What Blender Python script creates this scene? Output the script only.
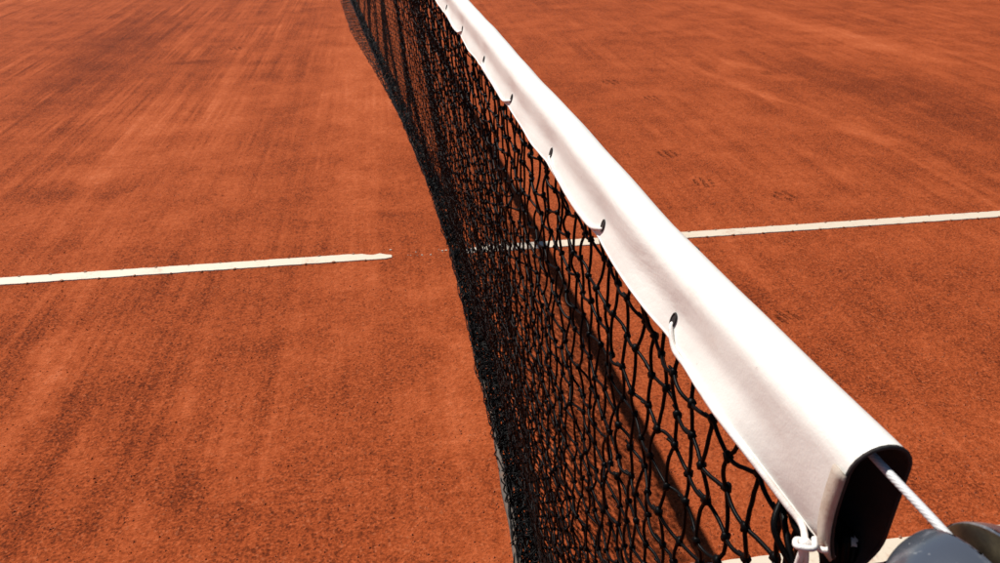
import bpy, bmesh, math, random
import numpy as np
from mathutils import Vector, Matrix

random.seed(7)
rng = np.random.default_rng(7)
sc = bpy.context.scene
for o in list(bpy.data.objects):
    bpy.data.objects.remove(o)

# ------------------------------------------------------------------ camera
cam_d = bpy.data.cameras.new('camera')
cam = bpy.data.objects.new('camera', cam_d)
sc.collection.objects.link(cam)
sc.camera = cam
cam_d.sensor_fit = 'HORIZONTAL'
cam_d.sensor_width = 36.0
cam_d.lens = 26.37
cam_d.clip_start = 0.01
cam_d.clip_end = 2000
R_ = Vector((0.98872179, -0.14974631, 0.00229639))
U_ = Vector((0.07284082, 0.49422664, 0.86627608))
F_ = Vector((0.13085659, 0.85633876, -0.49956029))
cam.matrix_world = Matrix(((R_.x, U_.x, -F_.x, -0.15868), (R_.y, U_.y, -F_.y, 0.09431), (R_.z, U_.z, -F_.z, 1.16006), (0, 0, 0, 1)))
cam_d.dof.use_dof = True
cam_d.dof.focus_distance = 0.62
cam_d.dof.aperture_fstop = 30.0

# ------------------------------------------------------------------ light
SUN = Vector((-0.452, 0.66, 1.0)).normalized()          # towards the sun
elev = math.asin(SUN.z)
azim = math.atan2(SUN.x, SUN.y)                           # clockwise from +Y
world = bpy.data.worlds.new('World')
sc.world = world
world.use_nodes = True
wn = world.node_tree
sky = wn.nodes.new('ShaderNodeTexSky')
sky.sky_type = 'NISHITA'
sky.sun_disc = False
sky.sun_elevation = elev
sky.sun_rotation = azim
sky.altitude = 1500
sky.air_density = 0.8
sky.dust_density = 0.3
bg = wn.nodes['Background']
bg.inputs['Strength'].default_value = 0.05
wn.links.new(sky.outputs[0], bg.inputs['Color'])
sun_d = bpy.data.lights.new('sun', 'SUN')
sun_d.energy = 5.0
sun_d.angle = math.radians(0.53)
sun_d.color = (1.0, 0.95, 0.88)
sun = bpy.data.objects.new('sun', sun_d)
sc.collection.objects.link(sun)
sun.rotation_euler = (-SUN).to_track_quat('-Z', 'Y').to_euler()
sc.view_settings.view_transform = 'Standard'
sc.view_settings.look = 'None'
sc.view_settings.exposure = 0.36
sc.view_settings.gamma = 1.0

# ------------------------------------------------------------------ helpers
def link(o, parent=None):
    sc.collection.objects.link(o)
    if parent:
        o.parent = parent
    return o

def tag(o, label=None, cat=None, kind=None, group=None):
    if label: o['label'] = label
    if cat: o['category'] = cat
    if kind: o['kind'] = kind
    if group: o['group'] = group
    return o

def empty(name, loc=(0, 0, 0)):
    o = bpy.data.objects.new(name, None)
    o.location = loc
    o.empty_display_size = .05
    return link(o)

def mesh_obj(name, verts, faces, mat, parent=None, smooth=True):
    me = bpy.data.meshes.new(name)
    me.from_pydata(verts, [], faces)
    if smooth:
        me.polygons.foreach_set('use_smooth', [True] * len(me.polygons))
    me.materials.append(mat)
    me.update()
    return link(bpy.data.objects.new(name, me), parent)

class MB:
    """collects tubes, blobs and quads into one mesh"""
    def __init__(s):
        s.v = []; s.f = []
    def tube(s, pts, rad, sides=6, caps=True, squash=None):
        pts = [Vector(p) for p in pts]
        n = len(pts); base = len(s.v)
        t0 = (pts[1] - pts[0]).normalized()
        up = Vector((1, 0, 0)) if abs(t0.x) < .8 else Vector((0, 0, 1))
        a = t0.cross(up).normalized()
        for i, p in enumerate(pts):
            t = (pts[min(i + 1, n - 1)] - pts[max(i - 1, 0)])
            if t.length < 1e-9: t = t0
            t = t.normalized()
            a = (a - t * a.dot(t))
            a = a.normalized() if a.length > 1e-6 else t.orthogonal().normalized()
            b = t.cross(a)
            r = rad[i] if isinstance(rad, (list, tuple)) else rad
            for k in range(sides):
                an = 2 * math.pi * k / sides
                q = p + a * (math.cos(an) * r) + b * (math.sin(an) * r)
                s.v.append((q.x, q.y, q.z))
        for i in range(n - 1):
            for k in range(sides):
                k2 = (k + 1) % sides
                s.f.append((base + i * sides + k, base + i * sides + k2, base + (i + 1) * sides + k2, base + (i + 1) * sides + k))
        if caps:
            s.f.append(tuple(base + k for k in range(sides - 1, -1, -1)))
            s.f.append(tuple(base + (n - 1) * sides + k for k in range(sides)))
    def blob(s, c, r, rings=4, seg=6, jit=.15):
        base = len(s.v); rx, ry, rz = r
        s.v.append((c[0], c[1], c[2] + rz))
        for i in range(1, rings):
            th = math.pi * i / rings
            for k in range(seg):
                ph = 2 * math.pi * k / seg
                j = 1 + random.uniform(-jit, jit)
                s.v.append((c[0] + rx * j * math.sin(th) * math.cos(ph), c[1] + ry * j * math.sin(th) * math.sin(ph), c[2] + rz * j * math.cos(th)))
        s.v.append((c[0], c[1], c[2] - rz))
        last = len(s.v) - 1
        for k in range(seg):
            k2 = (k + 1) % seg
            s.f.append((base, base + 1 + k, base + 1 + k2))
            for i in range(rings - 2):
                a = base + 1 + i * seg
                s.f.append((a + k, a + seg + k, a + seg + k2, a + k2))
            a = base + 1 + (rings - 2) * seg
            s.f.append((a + k, last, a + k2))
    def build(s, name, mat, parent=None, smooth=True):
        return mesh_obj(name, s.v, s.f, mat, parent, smooth)

# ------------------------------------------------------------------ materials
class N:
    """small wrapper round a node tree"""
    def __init__(s, name):
        s.m = bpy.data.materials.new(name)
        s.m.use_nodes = True
        s.t = s.m.node_tree
        s.b = s.t.nodes['Principled BSDF']
    def new(s, typ, **kw):
        n = s.t.nodes.new(typ)
        for k, v in kw.items():
            if hasattr(n, k): setattr(n, k, v)
        return n
    def ln(s, a, b): s.t.links.new(a, b)
    def coord(s, which='Object'):
        return s.new('ShaderNodeTexCoord').outputs[which]
    def mapping(s, vec, loc=(0, 0, 0), rot=(0, 0, 0), scale=(1, 1, 1), typ='POINT'):
        n = s.new('ShaderNodeMapping', vector_type=typ)
        n.inputs['Location'].default_value = loc
        n.inputs['Rotation'].default_value = rot
        n.inputs['Scale'].default_value = scale
        s.ln(vec, n.inputs['Vector'])
        return n.outputs[0]
    def noise(s, vec, scale, detail=4, rough=.6, dist=0.0):
        n = s.new('ShaderNodeTexNoise')
        n.inputs['Scale'].default_value = scale
        n.inputs['Detail'].default_value = detail
        n.inputs['Roughness'].default_value = rough
        n.inputs['Distortion'].default_value = dist
        s.ln(vec, n.inputs['Vector'])
        return n.outputs['Fac']
    def ramp(s, fac, *stops):
        n = s.new('ShaderNodeValToRGB')
        e = n.color_ramp.elements
        while len(e) > 1: e.remove(e[-1])
        for i, (p, c) in enumerate(stops):
            el = e[0] if i == 0 else e.new(p)
            el.position = p
            el.color = c if len(c) == 4 else (*c, 1)
        s.ln(fac, n.inputs[0])
        return n.outputs[0]
    def math(s, op, a, b=None, c=None, clamp=False):
        n = s.new('ShaderNodeMath', operation=op, use_clamp=clamp)
        for i, x in enumerate((a, b, c)):
            if x is None: continue
            if isinstance(x, (int, float)): n.inputs[i].default_value = x
            else: s.ln(x, n.inputs[i])
        return n.outputs[0]
    def rng(s, x, a, b, c=0., d=1.):
        n = s.new('ShaderNodeMapRange', interpolation_type='SMOOTHSTEP')
        s.ln(x, n.inputs[0])
        for i, v in enumerate((a, b, c, d)): n.inputs[i + 1].default_value = v
        return n.outputs[0]
    def mix(s, fac, a, b, blend='MIX'):
        n = s.new('ShaderNodeMix', data_type='RGBA', blend_type=blend)
        for sock, x in ((n.inputs[0], fac), (n.inputs[6], a), (n.inputs[7], b)):
            if isinstance(x, (int, float)): sock.default_value = x
            elif isinstance(x, (tuple, list)): sock.default_value = (*x, 1) if len(x) == 3 else x
            else: s.ln(x, sock)
        return n.outputs[2]
    def bump(s, h, strength, dist, normal=None):
        n = s.new('ShaderNodeBump')
        n.inputs['Strength'].default_value = strength
        n.inputs['Distance'].default_value = dist
        s.ln(h, n.inputs['Height'])
        if normal is not None: s.ln(normal, n.inputs['Normal'])
        return n.outputs[0]
    def out(s, col=None, rough=None, normal=None, metal=None, spec=None, sheen=None):
        for key, x in (('Base Color', col), ('Roughness', rough), ('Normal', normal), ('Metallic', metal), ('Specular IOR Level', spec)):
            if x is None: continue
            i = s.b.inputs[key]
            if isinstance(x, (int, float)): i.default_value = x
            elif isinstance(x, (tuple, list)): i.default_value = (*x, 1) if len(x) == 3 else x
            else: s.ln(x, i)
        return s.m

def clay_material():
    n = N('red_clay')
    co = n.coord('Object')
    warp = n.new('ShaderNodeTexNoise'); warp.inputs['Scale'].default_value = 5.0; warp.inputs['Detail'].default_value = 4
    warp.inputs['Roughness'].default_value = .65
    n.ln(co, warp.inputs['Vector'])
    sub = n.new('ShaderNodeVectorMath', operation='SUBTRACT'); n.ln(warp.outputs['Color'], sub.inputs[0]); sub.inputs[1].default_value = (.5, .5, .5)
    sca = n.new('ShaderNodeVectorMath', operation='SCALE'); n.ln(sub.outputs[0], sca.inputs[0]); sca.inputs['Scale'].default_value = .22
    add = n.new('ShaderNodeVectorMath', operation='ADD'); n.ln(co, add.inputs[0]); n.ln(sca.outputs[0], add.inputs[1])
    wc = add.outputs[0]
    sx = n.new('ShaderNodeSeparateXYZ'); n.ln(co, sx.inputs[0])
    big = n.noise(co, .9, 3, .55)
    mid = n.noise(wc, 4.5, 6, .62)
    # straight drag-mat streaks: along the net on the left, askew and fainter on the right
    sa = n.noise(n.mapping(co, rot=(0, 0, .04), scale=(13, .42, 1)), 1.0, 3, .55)
    sb = n.noise(n.mapping(co, rot=(0, 0, -.03), scale=(52, .9, 1)), 1.0, 3, .6)
    sd_ = n.noise(n.mapping(co, rot=(0, 0, .16), scale=(24, .7, 1)), 1.0, 3, .6)
    left = n.rng(sx.outputs[0], -.1, -.9)
    st_l = n.math('ADD', n.math('MULTIPLY', sa, .5), n.math('MULTIPLY', sb, .5))
    st_r = n.math('ADD', n.math('MULTIPLY', sa, .5), n.math('MULTIPLY', sd_, .5))
    streak = n.math('ADD', n.math('MULTIPLY', n.math('SUBTRACT', st_l, .5), n.math('MULTIPLY_ADD', left, .9, .35)),
                    n.math('MULTIPLY', n.math('SUBTRACT', st_r, .5), n.math('MULTIPLY_ADD', left, -.5, .6)))
    fine = n.noise(co, 42, 6, .75)
    grit = n.noise(co, 150, 3, .62)
    # worn, moist and dusty patches with their own places on this court
    def patch(a, b, w):
        cx, cy = (a[0] + b[0]) / 2, (a[1] + b[1]) / 2
        L = math.hypot(b[0] - a[0], b[1] - a[1]) / 2 + w
        ang = math.atan2(b[1] - a[1], b[0] - a[0])
        v = n.mapping(wc, loc=(cx, cy, 0), rot=(0, 0, ang), scale=(L, w, 1), typ='TEXTURE')
        le = n.new('ShaderNodeVectorMath', operation='LENGTH'); n.ln(v, le.inputs[0])
        return n.rng(le.outputs['Value'], 1.5, .1)
    D = [((-2.2, 7.4), (-1.9, 4.1), .30, .9), ((-1.5, 5.24), (-1.33, 5.22), .06, 1.1), ((-1.4, 5.9), (-1.28, 5.9), .07, .7),
         ((-1.68, 3.05), (-1.23, 3.06), .10, .7), ((-.80, 1.50), (-.55, 1.16), .07, .8), ((-1.01, 1.7), (-.93, 1.2), .03, .5),
         ((-1.3, 2.02), (-1.1, 2.05), .12, .6), ((2.44, 4.74), (2.66, 3.76), .25, .7), ((2.96, 3.93), (2.72, 3.08), .3, .7), ((-.1, 2.64), (-.2, 2.65), .03, .7)]
    Lt = [((-1.11, 2.15), (-1.09, 1.45), .05, 1), ((-1.31, 4.33), (-1.40, 3.05), .15, .9), ((3.0, 6.84), (3.45, 4.6), .18, 1),
          ((2.04, 4.8), (2.21, 4.56), .07, .8), ((2.08, 3.4), (2.15, 3.16), .06, .8), ((-1.12, 5.25), (-.95, 2.89), .15, .7),
          ((-.35, 7.5), (-.3, 2.6), .24, .8), ((-.06, 2.2), (-.02, 1.0), .07, .6), ((1.7, 4.9), (2.2, 3.2), .04, .7)]
    def total(lst):
        acc = None
        for a, b, w, k in lst:
            x = n.math('MULTIPLY', patch(a, b, w), k)
            acc = x if acc is None else n.math('MAXIMUM', acc, x)
        return acc
    dm, lm = total(D), total(Lt)
    # 0..1 = from moist dark clay to dry pale dust
    smask = n.rng(n.noise(co, 1.6, 3, .6), .38, .66, .25, 1.0)
    val = n.math('MULTIPLY_ADD', n.math('MULTIPLY', n.math('MULTIPLY', streak, smask), n.math('MULTIPLY_ADD', n.math('MULTIPLY', n.rng(sx.outputs[0], -.7, -1.5), n.rng(sx.outputs[1], 2.3, 3.4)), .45, 1.05)), 1.0, .52)
    val = n.math('ADD', val, n.math('MULTIPLY_ADD', big, .30, -.15))
    val = n.math('ADD', val, n.math('MULTIPLY_ADD', mid, .62, -.31))
    val = n.math('ADD', val, n.math('MULTIPLY', dm, -.20))
    val = n.math('ADD', val, n.math('MULTIPLY', lm, .23))
    rough_zone = n.rng(val, .68, .36)                       # moist clay stays coarse, dusty clay is swept fine
    val = n.math('ADD', val, n.math('MULTIPLY_ADD', fine, .85, -.425))
    amp = n.math('MULTIPLY_ADD', rough_zone, .95, .60)
    val = n.math('ADD', val, n.math('MULTIPLY', n.math('SUBTRACT', grit, .5), amp))
    col = n.ramp(val, (.0, (.068, .0132, .0054)), (.24, (.158, .0298, .0090)), (.52, (.298, .0590, .0165)), (.78, (.415, .096, .032)), (1.0, (.51, .145, .062)))
    vor = n.new('ShaderNodeTexVoronoi'); vor.inputs['Scale'].default_value = 210; n.ln(co, vor.inputs['Vector'])
    vs = n.new('ShaderNodeSeparateXYZ'); n.ln(vor.outputs['Color'], vs.inputs[0])
    dk = n.math('MULTIPLY', n.math('GREATER_THAN', vs.outputs[0], .84), n.math('MULTIPLY_ADD', rough_zone, .5, .2))
    col = n.mix(dk, col, (.070, .015, .006))
    pl = n.math('MULTIPLY', n.math('GREATER_THAN', vs.outputs[1], .975), .35)
    col = n.mix(pl, col, (.46, .14, .06))
    # shoe-sole prints: rows of short grooves pressed into the clay
    tread = None
    for (x, y, a, s_) in [(1.17, 4.36, .2, 1.1), (1.30, 4.0, .1, .9), (2.2, 4.43, .3, .9), (1.08, 3.12, .1, 1), (1.11, 2.77, -.1, 1), (1.37, 2.59, .25, 1),
                          (-1.2, 5.6, .4, 1), (.95, 1.75, .3, .8)]:
        v = n.mapping(co, loc=(x, y, 0), rot=(0, 0, a), scale=(.05 * s_, .055 * s_, 1), typ='TEXTURE')
        le = n.new('ShaderNodeVectorMath', operation='LENGTH'); n.ln(v, le.inputs[0])
        el = n.rng(le.outputs['Value'], 1.1, .75)
        sp = n.new('ShaderNodeSeparateXYZ'); n.ln(v, sp.inputs[0])
        stp = n.rng(n.math('SINE', n.math('MULTIPLY', n.math('ADD', sp.outputs[0], n.math('MULTIPLY', fine, .5)), 9.5)), -.2, .8)
        x_ = n.math('MULTIPLY', el, stp)
        tread = x_ if tread is None else n.math('MAXIMUM', tread, x_)
    tread = n.math('MULTIPLY', tread, n.rng(n.noise(co, 30, 3, .6), .36, .58))
    col = n.mix(n.math('MULTIPLY', tread, .36), col, (.095, .019, .006))
    h = n.math('MULTIPLY', fine, 1.0)
    h = n.math('ADD', h, n.math('MULTIPLY', grit, .42))
    h = n.math('ADD', h, n.math('MULTIPLY', st_l, .35))
    h = n.math('SUBTRACT', h, n.math('MULTIPLY', tread, 1.6))
    return n.out(col, .92, n.bump(h, .9, .007), spec=.05)

def line_material():
    n = N('white_line_tape')
    co = n.coord('Object')
    a = n.noise(co, 9, 6, .7); b = n.noise(co, 120, 4, .7)
    dust = n.rng(n.math('ADD', n.math('MULTIPLY', a, .6), n.math('MULTIPLY', b, .4)), .50, .70)
    col = n.mix(n.math('MULTIPLY', dust, .55), (.60, .515, .40), (.36, .11, .045))
    return n.out(col, .6, n.bump(b, .25, .002))

def vinyl_material():
    n = N('white_vinyl')
    co = n.coord('Object')
    a = n.noise(co, 7, 5, .6); f = n.noise(co, 900, 2, .5)
    dirt = n.rng(n.noise(n.mapping(co, scale=(1, .45, 1)), 38, 6, .7), .52, .78)
    col = n.mix(n.math('MULTIPLY', a, .25), (.81, .80, .75), (.77, .745, .69))
    col = n.mix(n.math('MULTIPLY', dirt, .28), col, (.62, .47, .38))
    spk = n.rng(n.noise(co, 210, 3, .6), .69, .75)
    wr = n.noise(n.mapping(co, rot=(0, .5, 0), scale=(30, 9, 22)), 1.0, 4, .6, .8)
    col = n.mix(n.math('MULTIPLY', spk, .45), col, (.42, .30, .24))
    h = n.math('ADD', n.math('ADD', n.math('MULTIPLY', f, .12), n.math('MULTIPLY', n.noise(co, 60, 4, .6), .6)), n.math('MULTIPLY', wr, 1.6))
    return n.out(col, n.math('MULTIPLY_ADD', a, .2, .36), n.bump(h, .15, .004), spec=.4)

def plain(name, col, rough, bump_scale=None, bump_s=.2, bump_d=.001, col2=None, var_scale=40, metal=0, spec=.5):
    n = N(name)
    co = n.coord('Object')
    c = col
    if col2:
        c = n.mix(n.rng(n.noise(co, var_scale, 5, .65), .35, .68), col, col2)
    nor = None
    if bump_scale:
        nor = n.bump(n.noise(co, bump_scale, 4, .6), bump_s, bump_d)
    return n.out(c, rough, nor, metal, spec)

M_CLAY = clay_material()
M_LINE = line_material()
M_VINYL = vinyl_material()
M_TWINE = plain('black_nylon_twine', (.002, .002, .0024), .40, 1400, .25, .0004, (.003, .003, .003), 60, 0, .06)
M_TAPE = plain('dusty_grey_tape', (.075, .068, .06), .85, 500, .5, .001, (.15, .085, .055), 30)
M_CORD = plain('white_cord', (.80, .78, .75), .6, 1600, .5, .0006, (.62, .55, .50), 60)
M_DARK = plain('shade_and_scuff_black', (.012, .011, .011), .8, 300, .3, .001, (.03, .02, .018), 50)  # painted shade inside the band, on its cut edge and eyelets; also scuffs
M_HEM = plain('beige_hem', (.46, .40, .34), .75, 700, .4, .0006, (.36, .28, .22), 80)
def metal_material():
    n = N('worn_blue_grey_metal')
    co = n.coord('Object')
    a = n.noise(co, 45, 6, .7); sc_ = n.noise(n.mapping(co, rot=(.3, .2, .8), scale=(300, 40, 90)), 1.0, 3, .6)
    wear = n.rng(n.math('ADD', n.math('MULTIPLY', a, .7), n.math('MULTIPLY', sc_, .3)), .50, .66)
    col = n.mix(wear, (.105, .120, .150), (.30, .30, .305))
    spk = n.rng(n.noise(co, 420, 2, .5), .68, .74)
    col = n.mix(n.math('MULTIPLY', spk, .6), col, (.40, .40, .40))
    dust = n.rng(n.noise(co, 26, 4, .6), .55, .75)
    col = n.mix(n.math('MULTIPLY', dust, .35), col, (.22, .13, .09))
    return n.out(col, n.math('MULTIPLY_ADD', wear, .18, .20), n.bump(sc_, .10, .0006), .55, .6)
M_STEEL = metal_material()
M_SLOT = plain('brown_slot_metal', (.20, .165, .10), .42, 220, .2, .001, (.07, .06, .045), 60, .8)  # mottled brown metal of the slot walls and wheel
M_NAIL = plain('clay_caked_nail', (.20, .075, .035), .8, 300, .3, .001, (.30, .11, .05), 90)
M_CRUMB = plain('clay_crumb', (.18, .042, .015), .95, 300, .4, .001, (.38, .10, .034), 3)

# cable: plastic sheath over twisted wire
def cable_material():
    n = N('sheathed_cable')
    w = n.new('ShaderNodeTexWave', wave_type='BANDS', bands_direction='DIAGONAL')
    w.inputs['Scale'].default_value = 330; w.inputs['Distortion'].default_value = .6
    n.ln(n.coord('Object'), w.inputs['Vector'])
    col = n.mix(w.outputs['Fac'], (.48, .49, .50), (.62, .62, .62))
    return n.out(col, .35, n.bump(w.outputs['Fac'], .18, .0008))
M_CABLE = cable_material()

# ------------------------------------------------------------------ the court
SIDE_Y, LINE_W = 0.914, 0.05
SINGLES_Y = SIDE_Y + 1.372

gm = MB()
xs = [-120, -40, -12] + [round(-5 + .5 * i, 3) for i in range(23)] + [14, 40, 120]
ys = [-120, -40, -10, -3] + [round(-1 + .5 * i, 3) for i in range(31)] + [20, 45, 120]
for y in ys:
    for x in xs: gm.v.append((x, y, 0))
for j in range(len(ys) - 1):
    for i in range(len(xs) - 1):
        a = j * len(xs) + i
        gm.f.append((a, a + 1, a + 1 + len(xs), a + len(xs)))
ground = gm.build('clay_ground', M_CLAY)
tag(ground, 'red clay tennis court surface with drag streaks and shoe prints', None, 'structure')

def court_line(name, x0, x1, y0, label, torn=None, seed=1):
    """a raised strip of line tape with slightly uneven edges; torn = 'hi' or 'lo' end that is worn away"""
    r = random.Random(seed)
    n = int((x1 - x0) / .02)
    m = MB(); tz = .0028
    for i in range(n + 1):
        x = x0 + (x1 - x0) * i / n
        e0 = r.uniform(-.0012, .0012); e1 = r.uniform(-.0012, .0012)
        lo, hi = y0 + e0, y0 + LINE_W + e1
        if torn == 'hi':
            d = x1 - x
            if d < .14: hi -= (.14 - d) * .11 + r.uniform(-.003, .006)
            if d < .02: lo += (.02 - d) * .3; hi -= (.02 - d) * .3
        if torn == 'lo':
            d = x - x0
            if d < .06: hi -= (.06 - d) * .35 + r.uniform(0, .004)
        m.v += [(x, lo, -.002), (x, lo + .0015, tz), (x, hi - .0015, tz), (x, hi, -.002)]
    for i in range(n):
        a = i * 4
        for k in range(3): m.f.append((a + k, a + 4 + k, a + 5 + k, a + 1 + k))
    m.f.append((0, 1, 2, 3)); e = n * 4; m.f.append((e + 3, e + 2, e + 1, e))
    o = m.build(name, M_LINE, None, False)
    tag(o, label, None, 'structure')
    return o

singles = court_line('line', -7.5, -.19, SINGLES_Y, 'white line strip left of the net, its worn end buried in clay', 'hi', 3)
singles2 = court_line('line', .055, 8, SINGLES_Y, 'white line strip running right from behind the net', 'lo', 4)
doubles = court_line('line', -6, 8, SIDE_Y, 'cream line strip nearest the post, under the net end', None, 5)

# nail heads that hold the tape down, along both edges
nm = MB(); nm.blob((0, 0, 0), (.0062, .0048, .0022), 4, 8, .12)
nail_me = None
for (o, xa, xb, y0) in ((singles, -1.9, -.22, SINGLES_Y), (singles2, .12, 2.6, SINGLES_Y), (doubles, .05, 1.25, SIDE_Y)):
    x = xa; k = 0
    while x < xb:
        if nail_me is None:
            na = nm.build('nail', M_NAIL); nail_me = na.data
        else:
            na = link(bpy.data.objects.new('nail', nail_me))
        na.parent = o
        na.location = (x + random.uniform(-.006, .006), y0 + (.0005 if k % 2 else LINE_W - .0005) + random.uniform(-.001, .001), .0026)
        na.rotation_euler = (0, 0, random.uniform(0, 6))
        s = random.uniform(.8, 1.25); na.scale = (s, s, s)
        x += .052 + random.uniform(-.006, .006); k += 1

# flakes of line dust where the tape is worn through
fl = MB()
for i in range(16):
    x = random.gauss(-.07, .07); y = SINGLES_Y + .025 + random.gauss(0, .022)
    if x < -.2 or x > .06: continue
    s = random.uniform(.0015, .0045)
    fl.blob((x, y, .001), (s, s * .8, s * .5), 3, 5, .3)
tag(fl.build('line_flakes', M_LINE, None, False), 'pale flakes of worn line scattered on the clay by the net', None, 'stuff')

# loose crumbs of clay
cm = MB()
for i in range(26000):
    d = .75 + 5.2 * random.random() ** 1.6
    x = -.05 + random.uniform(-.95, 1.0) * (d + .55) * .8; y = d
    if SINGLES_Y - .004 < y < SINGLES_Y + .054 or SIDE_Y - .004 < y < SIDE_Y + .054:
        if random.random() < .93: continue
    s = .0011 + .0024 * random.random() ** 3
    base = len(cm.v)
    for (a, b, c) in ((1, 0, 0), (-.5, .87, 0), (-.5, -.87, 0)):
        cm.v.append((x + s * a * random.uniform(.7, 1.3), y + s * b * random.uniform(.7, 1.3), 0))
    cm.v.append((x + s * random.uniform(-.3, .3), y + s * random.uniform(-.3, .3), s * random.uniform(.7, 1.1)))
    cm.f += [(base, base + 1, base + 3), (base + 1, base + 2, base + 3), (base + 2, base, base + 3)]
tag(cm.build('clay_crumbs', M_CRUMB, None, False), 'loose crumbs of red clay scattered over the court', None, 'stuff')

# ------------------------------------------------------------------ the net: lines it follows
Y0 = .262                       # near end of the headband
YEND = 10.5
SL = -.036                      # the net stands a hair off square to the lines

def axis_x(y): return SL * (y - .26)
def top_z(y):                   # top of the headband: a little sag towards the middle
    if y < 1.5: return .9860 - .0080 * min(max(y - Y0, 0) / .2, 1) - .001 * (y - Y0)
    return .9768 - .010 * (y - 1.5) + .0007 * (y - 1.5) ** 2

BX = [(.0, .045), (.8, .05), (1.0, .052), (1.185, .060), (1.4, .059), (1.63, .053), (1.84, .052), (2.245, .045), (2.9, .008), (3.5, -.045), (4.56, -.135), (6, -.28), (7.44, -.41), (12, -.55)]
def bot_x(y):
    for (a, p), (b, q) in zip(BX, BX[1:]):
        if y <= b: return p + (q - p) * (y - a) / (b - a)
    return BX[-1][1]

net = empty('tennis_net', (0, 0, 0))
tag(net, 'black tennis net with white headband, stretched across the clay court', 'tennis net')

EYE = [.405, .528, .673, .840, 1.012, 1.205, 1.39, 1.55, 1.72, 1.88, 2.05]
BAND_H = .0425

# ---- headband: an inverted U of coated cloth, flared and a little scalloped along its laced hem
def ease(x): x = min(1., max(0., x)); return x * x * (3 - 2 * x)
def band_pt(y, t, inner):
    """t 0..1 from the hem on the camera's side over the top to the far hem"""
    hw = r_top = .0122
    near = 1 - ease((y - Y0) / .075)                 # the cut end stands open and hangs longer
    L1 = BAND_H + .0135 * near - r_top
    L2 = L1 + .012 + .002 * near                     # the far wall curls under, lengthened to widen the band's shadow
    tot = L1 + L2 + math.pi * r_top
    s = t * tot
    ax, zt = axis_x(y), top_z(y)
    if s < L1:
        x, z, nx, nz = -hw, s - L1, -1, 0; low = 1 - s / L1; left = 1
    elif s < L1 + math.pi * r_top:
        a = math.pi - (s - L1) / r_top
        x, z = hw * math.cos(a), r_top * math.sin(a); nx, nz = math.cos(a), math.sin(a); low = 0; left = 1 if a > math.pi / 2 else 0
    else:
        x, z, nx, nz = hw, -(s - L1 - math.pi * r_top), 1, 0; low = -z / L2; left = 0
    z += zt - r_top
    u = 0.
    for a, b in zip(EYE, EYE[1:]):
        if a <= y <= b: u = (y - a) / (b - a); break
    belly = math.sin(math.pi * u) ** 2 if y > EYE[0] else math.sin(math.pi * min(.5, (EYE[0] - y) / .14)) ** 2
    far = ease((y - .6) / .5)
    if left:
        waist = math.exp(-((low - .52) / .26) ** 2)
        d = .0012 * waist * (1 - near)                                  # drawn in half way down
        d -= .0036 * low ** 2.2 * (1 - near)                            # flared hem
        d += .0062 * low ** 3 * near                                    # tucked under at the cut end
        d -= (.0006 + .0004 * far) * low ** 1.5 * (belly - .5) * (1 - near)
        d += low * (.0006 * math.sin(y * 47 + 2 * low) + .0003 * math.sin(y * 83 + 1)) * (1 - near)
        for e in EYE:                                                   # soft creases fanning up from each eyelet
            dd = (y - e + .016 * (1 - low) - .004) / (.009 + .012 * (1 - low))
            if abs(dd) < 3: d += (.0011 + .0008 * far) * math.exp(-dd * dd) * low ** .7 * (1 - .5 * low)
        x += d
    else:
        x -= low * .001 - .0022 * low * near + .013 * max(0, (low - .62) / .38) ** 2
        x += .0012 * low * math.sin(y * 31)
    z -= low * (.0003 + .0005 * far) * (belly - .5) * (1 - near)
    x += .0004 * math.sin(y * 19 + 1.3) * (1 - low) + .0002 * math.sin(y * 61) * (1 - low)
    z += (.0005 * math.sin(y * 13) + .0002 * math.sin(y * 37 + 1)) * (1 - low)
    x += .0020 * near * (1 - .5 * low)
    th = .0011 if inner else 0
    return (ax + x - nx * th, y, z - nz * th)

def band_stations():
    out = [Y0]
    while out[-1] < YEND:
        y = out[-1]
        out.append(y + (.0045 if y < 1.4 else .012 if y < 2 else .08))
    return out
ST = band_stations()
NT = 44
bm_ = MB(); lin = MB()
def cut(y, t):                  # the cut end runs a little askew
    return y
for y in ST:
    for k in range(NT + 1): bm_.v.append(band_pt(y, k / NT, False))
for i in range(len(ST) - 1):
    for k in range(NT):
        a = i * (NT + 1) + k
        bm_.f.append((a, a + 1, a + NT + 2, a + NT + 1))
headband = bm_.build('headband', M_VINYL, net)
headband['label'] = 'white coated cloth headband folded over the net cable'
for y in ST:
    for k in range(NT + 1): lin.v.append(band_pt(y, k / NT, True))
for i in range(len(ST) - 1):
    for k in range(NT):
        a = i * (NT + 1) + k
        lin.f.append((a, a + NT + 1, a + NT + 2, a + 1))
inner_face_shade = lin.build('inner_face_shade', M_DARK, headband)  # shade within the fold is put into this near-black inner face
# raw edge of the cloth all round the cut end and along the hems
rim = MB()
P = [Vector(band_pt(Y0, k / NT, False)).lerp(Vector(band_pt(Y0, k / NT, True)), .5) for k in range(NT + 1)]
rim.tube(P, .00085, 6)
rim.build('cut_edge', M_DARK, headband)  # edge turned from the sun, its shade painted near-black
for t, nm_ in ((0, 'hem'), (1, 'hem')):
    hm = MB()
    pts = [Vector(band_pt(y, t, False)).lerp(Vector(band_pt(y, t, True)), .5) for y in ST]
    hm.tube(pts, .0011, 6)
    hm.build(nm_, M_VINYL, headband)
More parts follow.
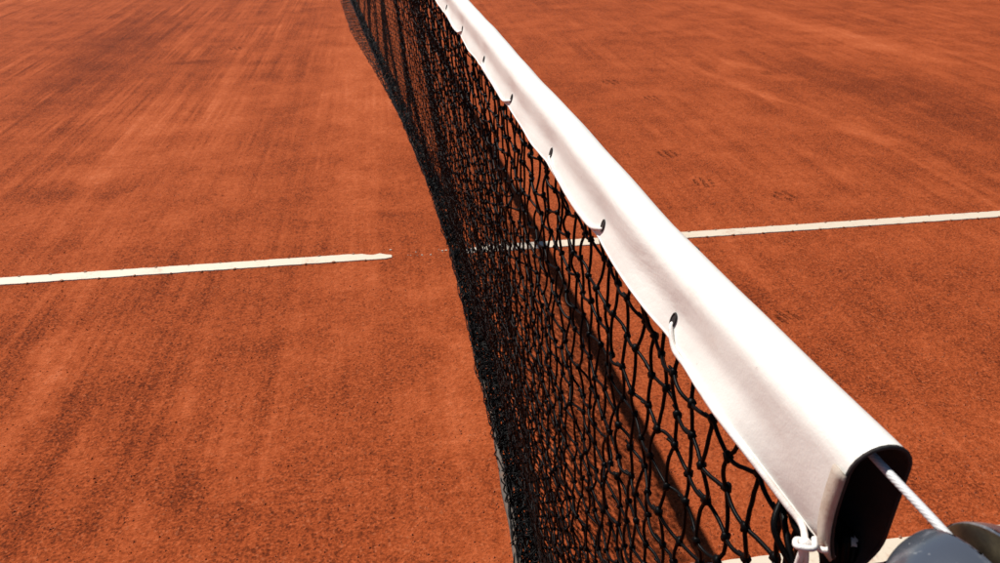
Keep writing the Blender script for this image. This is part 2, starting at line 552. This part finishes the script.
# folded-back seam strip at the cut end
sm = MB()
for j, y in enumerate((Y0 - .0012, Y0 + .0055)):
    for k in range(0, 15):
        p = band_pt(max(y, Y0), k / NT, False)
        sm.v.append((p[0] - .0007 - (.0003 if j else 0), y, p[2]))
for k in range(14):
    sm.f.append((k, k + 1, 15 + k + 1, 15 + k))
so = sm.build('seam_strip', M_HEM, headband)
md = so.modifiers.new('thick', 'SOLIDIFY'); md.thickness = .0009; md.offset = 1

# eyelets and lacing
T_EYE = .085
def on_band(y, t, out=0.0):
    p = Vector(band_pt(y, t, False)); q = Vector(band_pt(y, t, True))
    return p + (p - q).normalized() * out
for e in EYE[:9]:
    ey = MB()
    c = on_band(e, T_EYE)
    tang = (on_band(e, T_EYE + .03) - on_band(e, T_EYE - .03)).normalized()
    nor = (on_band(e, T_EYE) - Vector(band_pt(e, T_EYE, True))).normalized()
    fwd = nor.cross(tang).normalized()
    ring = []
    for k in range(17):
        a = 2 * math.pi * k / 16
        ring.append(c + nor * .0006 + tang * (math.cos(a) * .0042) + fwd * (math.sin(a) * .0024))
    ey.tube(ring, .0006, 5, False)
    base = len(ey.v); ey.v.append(tuple(c + nor * .0008))
    for k in range(16): ey.v.append(tuple(ring[k] + nor * .0001))
    for k in range(16): ey.f.append((base, base + 1 + k, base + 1 + (k + 1) % 16))
    ey.build('eyelet', M_DARK, headband)  # no hole is cut: a dark disc paints the shade inside it

for (y, t, a, b) in ((.462, .585, .0008, .0012), (.446, .572, .0007, .0009), (.438, .562, .0012, .0016), (.433, .548, .0009, .0016), (.437, .575, .0006, .0007)):
    sf = MB(); c = on_band(y, t, .0001)
    sf.blob(c, (a, b, .0005), 4, 7, .35)
    sf.build('scuff_nick', M_DARK, headband)

def smooth_path(pts, n=8):
    pts = [Vector(p) for p in pts]; out = []
    for i in range(len(pts) - 1):
        p0, p1, p2, p3 = pts[max(i - 1, 0)], pts[i], pts[i + 1], pts[min(i + 2, len(pts) - 1)]
        for k in range(n):
            t = k / n
            out.append(.5 * ((2 * p1) + (p2 - p0) * t + (2 * p0 - 5 * p1 + 4 * p2 - p3) * t * t + (3 * p1 - p0 - 3 * p2 + p3) * t ** 3))
    out.append(pts[-1])
    return out

KNOT = Vector((-.0165, .2640, .9375))
def lace(path, r, name='lacing_cord'):
    m = MB(); m.tube(smooth_path(path), r, 8); return m.build(name, M_CORD, net)
# near run: out of the first eyelet, along the hem to the knot at the cut end
pts = [on_band(EYE[0] + .000, T_EYE - .018, -.002), on_band(EYE[0] - .0015, T_EYE - .028, .0012)]
for y in (.392, .375, .355, .335, .315, .300, .288, .278): pts.append(on_band(y, .004, .0011) + Vector((-.0006, 0, -.0008)))
pts.append(KNOT)
c1 = lace(pts, .0014)
km = MB()
km.blob(KNOT + Vector((0, 0, .0002)), (.0024, .0024, .0021), 8, 12, .06)
km.tube(smooth_path([KNOT + Vector((.004, .001, .001)), KNOT + Vector((.001, -.0036, .0016)), KNOT + Vector((-.004, -.001, .0005)), KNOT + Vector((-.001, .003, -.001)), KNOT + Vector((.005, -.0025, -.001)), KNOT + Vector((.007, -.0040, .0))]), .00115, 8)
km.build('knot', M_CORD, c1)
tl = MB()
tl.tube(smooth_path([KNOT, KNOT + Vector((-.0005, .0, -.012)), KNOT + Vector((.0008, .001, -.03)), KNOT + Vector((.0, .002, -.06)), KNOT + Vector((.004, .004, -.11))]), .0014, 8)
tl.tube(smooth_path([KNOT, KNOT + Vector((.0020, -.0005, -.010)), KNOT + Vector((.0028, .0008, -.026)), KNOT + Vector((.003, .001, -.05))]), .0012, 8)
tl.build('cord_tail', M_CORD, c1)
# further runs show between every second pair of eyelets
for a, b in ((EYE[1], EYE[2]), (EYE[3], EYE[4]), (EYE[5], EYE[6]), (EYE[7], EYE[8])):
    pts = [on_band(a, T_EYE - .02, -.002), on_band(a + .002, T_EYE - .03, .0012)]
    for f_ in (.12, .3, .5, .7, .88):
        y = a + (b - a) * f_
        pts.append(on_band(y, .012 + .03 * f_ ** 3, .0012))
    pts += [on_band(b - .002, T_EYE - .035, .0012), on_band(b, T_EYE - .02, -.002)]
    lace(pts, .0013)

# ---- net cable inside the headband, out over the post head
cb = MB()
cz = lambda y: top_z(max(y, Y0)) - .0085
pth = [(axis_x(y) + .0015, y, cz(y)) for y in (6, 4, 3, 2, 1.4, 1, .7, .5, .4, .33, .28)]
pth += [(.0018, .255, .9775), (.0018, .24, .9787), (.0018, .225, .9795), (.0018, .212, .9797), (.0018, .2025, .9790), (.0018, .193, .9762), (.0018, .1865, .9695), (.0018, .1845, .961), (.0018, .1845, .935)]
cb.tube(smooth_path(pth, 6), .00155, 12)
cable = cb.build('net_cable', M_CABLE, net)

# ---- the mesh
ROW, COL = .0305, .0218
TOPZ = lambda y: top_z(y) - BAND_H - .0035
NROW = 38
def net_pt(y, g, side=0.0):
    """g 0 at the top cord .. 1 at the ground: where a point of the hanging net is"""
    zt = TOPZ(y); z = zt + (.022 - zt) * g
    xt, xb = axis_x(y), bot_x(y)
    x = xt + (xb - xt) * (g ** 1.15)
    w = math.sin(math.pi * min(g * 1.0, 1)) 
    far = min(1, max(0, (y - .6) / 2.5))
    x += (.004 + .016 * far) * w * math.sin(y * 5.1 + 1.0) + (.003 + .012 * far) * g * math.sin(y * 11.3 + g * 3) + .0022 * w * math.sin(y * 23 + 5 * g)
    return (x + side, y, z)

def node_grid(y0, ncol, nrow, rowh, side, jit):
    G = {}
    for j in range(ncol):
        for i in range(nrow + 1):
            y = y0 + j * COL + random.gauss(0, jit) * (1 if j else 0)
            zt = TOPZ(y)
            u = i / nrow; g = min(1.0, 1.2 * u - .2 * u * u)        # slack gathers the lower rows closer
            dz = random.gauss(0, jit * .8) + (.0024 if (i + j) % 2 else -.0024) if 0 < i else 0
            p = net_pt(y + random.gauss(0, jit * .3), g, side + random.gauss(0, .002))
            G[j, i] = Vector((p[0], p[1], max(p[2] + dz, .004)))
    return G

def lod(y):
    if y < 1.0: return 7, 6
    if y < 1.8: return 5, 4
    if y < 3.5: return 4, 3
    return 3, 2
def strand(a, b, sag, r0, yy):
    """one side of a mesh: a slack twine from knot to knot, drawn tight into each knot"""
    sides, seg = lod(yy)
    off = Vector((random.gauss(0, .0012), random.gauss(0, .0016), 0)) + sag
    pts = []
    for k in range(seg + 1):
        t = k / seg
        pts.append(a.lerp(b, t) + off * (4 * t * (1 - t)) + Vector((0, .0011, 0)) * math.sin(2 * math.pi * t) * (random.random() - .3))
    return pts, r0, sides

RT = .00120
def weave(y0, nrow, rowh, side, jit, ncol, name_h, name_v, near_v, last_free=False):
    G = node_grid(y0, ncol, nrow, rowh, side, jit)
    # level twines with their knots: one part for each row
    for i in range(1, nrow + 1):
        m = MB()
        for j in range(ncol - 1):
            a, b = G[j, i], G[j + 1, i]
            sag = Vector((random.gauss(0, .0008), 0, -.0016 * random.uniform(.0, 1.2)))
            pts, r, s = strand(a, b, sag, RT, a.y)
            m.tube(pts, r, s, False)
            if a.y < 1.0 and random.random() < .9:
                # the knotted twines lie doubled for a short way by the knot
                off = Vector((.0014, 0, -.0014))
                m.tube([a + off, a.lerp(b, .25) + off * .6 + sag * .6, a.lerp(b, .4) + sag * .9], RT * .8, 5, False)
        for j in range(ncol):
            a = G[j, i]
            if a.y < 1.2: m.blob(a, (.0028, .0031, .0032), 5, 7, .25)
            elif a.y < 2.5: m.blob(a, (.0033, .0040, .0038), 4, 5, .2)
            elif a.y < 6: m.blob(a, (.003, .004, .0036), 3, 4, .1)
        o = m.build(name_h, M_TWINE, net)
    # upright twines: the near ones each a part, the rest together
    rest = MB()
    for j in range(ncol):
        m = MB() if j < near_v else rest
        for i in range(nrow):
            pts, r, s = strand(G[j, i], G[j, i + 1], Vector((0, random.gauss(0, .0018), 0)), RT, G[j, i].y)
            m.tube(pts, r, s, False)
        if j < near_v: m.build(name_v, M_TWINE, net)
    o = rest.build(name_v + 's', M_TWINE, net)
    o['kind'] = 'stuff'
    return G

NC = int((YEND - .3) / COL)
G1 = weave(.280, NROW, ROW, -.002, .0013, NC, 'level_twine', 'upright_twine', 75)

# top cord that carries the mesh, tucked under the hems
tc = MB()
ys_ = [Y0 + .008 + .03 * i for i in range(int((YEND - Y0) / .03))]
tc.tube([(axis_x(y) - .002 + .001 * math.sin(y * 60), y, TOPZ(y) + .001 * math.sin(y * 45)) for y in ys_], .0026, 7)
tc.build('top_cord', M_TWINE, net)
# side cord down the near end
sd = MB()
pts = [(.010, .252, .936), (.0125, .251, .925)] + [(.0125 + .0015 * math.sin(k), .252 + .003 * math.sin(k * 1.7), .91 - k * .05) for k in range(18)]
sd.tube(smooth_path(pts, 3), .0017, 7)
pts = [(-.004, .283, .925)] + [net_pt(.281 + .003 * math.sin(k * 2.1), k / 20, -.001) for k in range(1, 21)]
sd.tube(smooth_path(pts, 3), .0026, 7)
# loops of black cord that tie the corner of the net to the band
sd.tube(smooth_path([(-.010, .292, .931), (-.017, .283, .925), (-.013, .272, .915), (-.006, .268, .905), (-.008, .281, .902), (-.004, .286, .918)]), .0014, 7)
sd.tube(smooth_path([(-.006, .300, .926), (-.012, .279, .920), (-.012, .268, .912), (-.008, .262, .895), (-.004, .262, .86), (-.003, .266, .80)]), .0014, 7)
for q in range(7):
    a = random.uniform(-.006, .008)
    sd.tube(smooth_path([(a, .30, .934 + random.uniform(-.006, .006)), (a + random.uniform(-.004, .004), .282, .930 + random.uniform(-.006, .008)), (a + random.uniform(-.004, .004), .268, .926 + random.uniform(-.004, .006)), (a * .6, .266, .905), (a * .4 - .002, .272, .87)]), .0022, 7)
sd.build('side_cord', M_TWINE, net)
ce = MB(); ce.blob((.0075, .270, .929), (.0026, .0036, .0022), 6, 9, .15); ce.tube(smooth_path([(.0075, .270, .929), (.006, .277, .930), (.004, .29, .930)]), .0013, 7)
ce.build('tucked_cord_end', M_CORD, c1)

# ---- foot of the net: slack mesh gathered on the clay, a rope and a dusty tape
fm = MB()
for q in range(22):
    xo = .008 - .0022 * q; zo = .004 + .006 * ((q * 5) % 6) * (1 - q / 30)
    pts = []
    y = .27
    while y < YEND:
        pts.append((bot_x(y) + xo + random.gauss(0, .0022) + .003 * math.sin(y * 31 + q * 2), y, max(.003, zo + random.gauss(0, .003) + .004 * math.sin(y * 21 + q))))
        y += .014 if y < 1.8 else .03
    fm.tube(pts, .0015, 5 if q else 6, False)
y = .27
while y < YEND:
    a = bot_x(y)
    p = Vector((a + .003, y, .03 + random.uniform(-.005, .02))); q = Vector((a - .034 + random.gauss(0, .003), y + random.gauss(0, .012), .004))
    md_ = p.lerp(q, .5) + Vector((random.gauss(0, .006), random.gauss(0, .008), random.uniform(.0, .016)))
    fm.tube(smooth_path([p, md_, q], 3), .0014, 4, False)
    y += .006 if y < 3 else .012
o = fm.build('gathered_mesh', M_TWINE, net); o['kind'] = 'stuff'
tp = MB()
ys_ = [.2 + .02 * i for i in range(int((YEND - .2) / .02))]
for y in ys_:
    w = .013 if y < 2.2 else .013 + .016 * min((y - 2.2) / 4, 1)
    vis = 1 if y < 1.2 else max(.05, 1 - (y - 1.2) / .4)
    xo = bot_x(y) - .030 + .002 * math.sin(y * 14) + .0012 * math.sin(y * 41)
    z = .005 + .002 * math.sin(y * 17)
    tp.v += [(xo, y, z + .004), (xo - w * vis * .5, y, z + .0045), (xo - w * vis, y, z), (xo - w * vis, y, 0.0), (xo, y, .0)]
for i in range(len(ys_) - 1):
    for k in range(4):
        a = i * 5 + k
        tp.f.append((a, a + 1, a + 6, a + 5))
tp.build('bottom_tape', M_TAPE, net)
# further off, a fringe of slack mesh lies flat beside the foot
fr = MB()
def fw_(y): return min(1, max(0, (y - 3.6) / 2.5)) * .10
for q in range(1, 9):
    pts = []
    y = 3.6
    while y < YEND:
        pts.append((bot_x(y) - .03 - fw_(y) * q / 8 + random.gauss(0, .003), y, .004 + abs(random.gauss(0, .003)))); y += .05
    fr.tube(pts, .0016, 4, False)
y = 3.6
while y < YEND:
    fr.tube([(bot_x(y) - .02, y, .008), (bot_x(y) - .03 - fw_(y) * .5, y + random.gauss(0, .02), .008), (bot_x(y) - .03 - fw_(y), y + random.gauss(0, .03), .004)], .0016, 4, False)
    y += .03
o = fr.build('mesh_fringe', M_TWINE, net); o['kind'] = 'stuff'

# ------------------------------------------------------------------ net post with its slotted round head
CX, CY, CR = .004, .2025, .033
SLOT_A, SLOT_B = -.0075, .0030      # the slot's two walls, from the head's axis
post = empty('net_post', (CX, CY, 0))
tag(post, 'dark metal net post with slotted round head carrying the cable', 'net post')
HZ = .9705                       # where the dome starts
def dome_half(sgn, wall):
    bm = bmesh.new()
    prof = [(CR, -.035), (CR, -.004)] + [(CR * math.cos(a), .023 * math.sin(a)) for a in [math.radians(4 + 86 * k / 16) for k in range(17)]]
    prof[-1] = (0, .023)
    seg = 64
    rings = []
    for r, z in prof[:-1]:
        rings.append([bm.verts.new((r * math.cos(2 * math.pi * k / seg), r * math.sin(2 * math.pi * k / seg), z)) for k in range(seg)])
    tip = bm.verts.new((0, 0, prof[-1][1]))
    for a, b in zip(rings, rings[1:]):
        for k in range(seg): bm.faces.new((a[k], a[(k + 1) % seg], b[(k + 1) % seg], b[k]))
    for k in range(seg): bm.faces.new((rings[-1][k], rings[-1][(k + 1) % seg], tip))
    bm.faces.new(list(reversed(rings[0])))
    geom = bm.verts[:] + bm.edges[:] + bm.faces[:]
    res = bmesh.ops.bisect_plane(bm, geom=geom, plane_co=(wall, 0, 0), plane_no=(sgn, 0, 0), clear_inner=True)
    edges = [e for e in res['geom_cut'] if isinstance(e, bmesh.types.BMEdge)]
    fs = bmesh.ops.holes_fill(bm, edges=edges)['faces']
    be = [e for e in edges if e.is_valid]
    bmesh.ops.bevel(bm, geom=be, offset=.0011, segments=3, affect='EDGES', profile=.6)
    bmesh.ops.recalc_face_normals(bm, faces=bm.faces)
    me = bpy.data.meshes.new('head_cheek'); bm.to_mesh(me); bm.free()
    me.materials.append(M_STEEL); me.materials.append(M_SLOT)
    for p in me.polygons:
        p.use_smooth = True
        if abs(p.normal.x) > .97 and abs(p.center.x - wall) < .0006: p.material_index = 1; p.use_smooth = False
    o = link(bpy.data.objects.new('head_cheek', me), post)
    o.location = (0, 0, HZ)
    return o
dome_half(-1, SLOT_A); dome_half(1, SLOT_B)
# post tube with a rolled collar
pt = MB()
prof = [(.0305, 0), (.0305, .90), (.0335, .901), (.0345, .908), (.0335, .915), (.0318, .918), (.0318, .9315)]
seg = 48
for r, z in prof:
    for k in range(seg): pt.v.append((r * math.cos(2 * math.pi * k / seg), r * math.sin(2 * math.pi * k / seg), z))
for i in range(len(prof) - 1):
    for k in range(seg):
        k2 = (k + 1) % seg
        pt.f.append((i * seg + k, i * seg + k2, (i + 1) * seg + k2, (i + 1) * seg + k))
pt.f.append(tuple((len(prof) - 1) * seg + k for k in range(seg)))
pt.build('post_tube', M_STEEL, post)
# grooved wheel in the slot
wh = MB()
prof = [(-.0044, .0175), (-.0030, .0175), (-.0010, .0160), (.0010, .0160), (.0030, .0175), (.0044, .0175)]
seg = 40
for x, r in prof:
    for k in range(seg): wh.v.append((x, r * math.cos(2 * math.pi * k / seg), r * math.sin(2 * math.pi * k / seg)))
for i in range(len(prof) - 1):
    for k in range(seg):
        k2 = (k + 1) % seg
        wh.f.append((i * seg + k, i * seg + k2, (i + 1) * seg + k2, (i + 1) * seg + k))
wh.f.append(tuple(range(seg))); wh.f.append(tuple((len(prof) - 1) * seg + k for k in range(seg - 1, -1, -1)))
w_ = wh.build('pulley_wheel', M_SLOT, post)
w_.location = (-.0022, .0, .9610)
pn = MB(); pn.tube([(-.0345, 0, 0), (.0345, 0, 0)], .003, 12)
p_ = pn.build('pin', M_STEEL, post); p_.location = (0, 0, .9580)
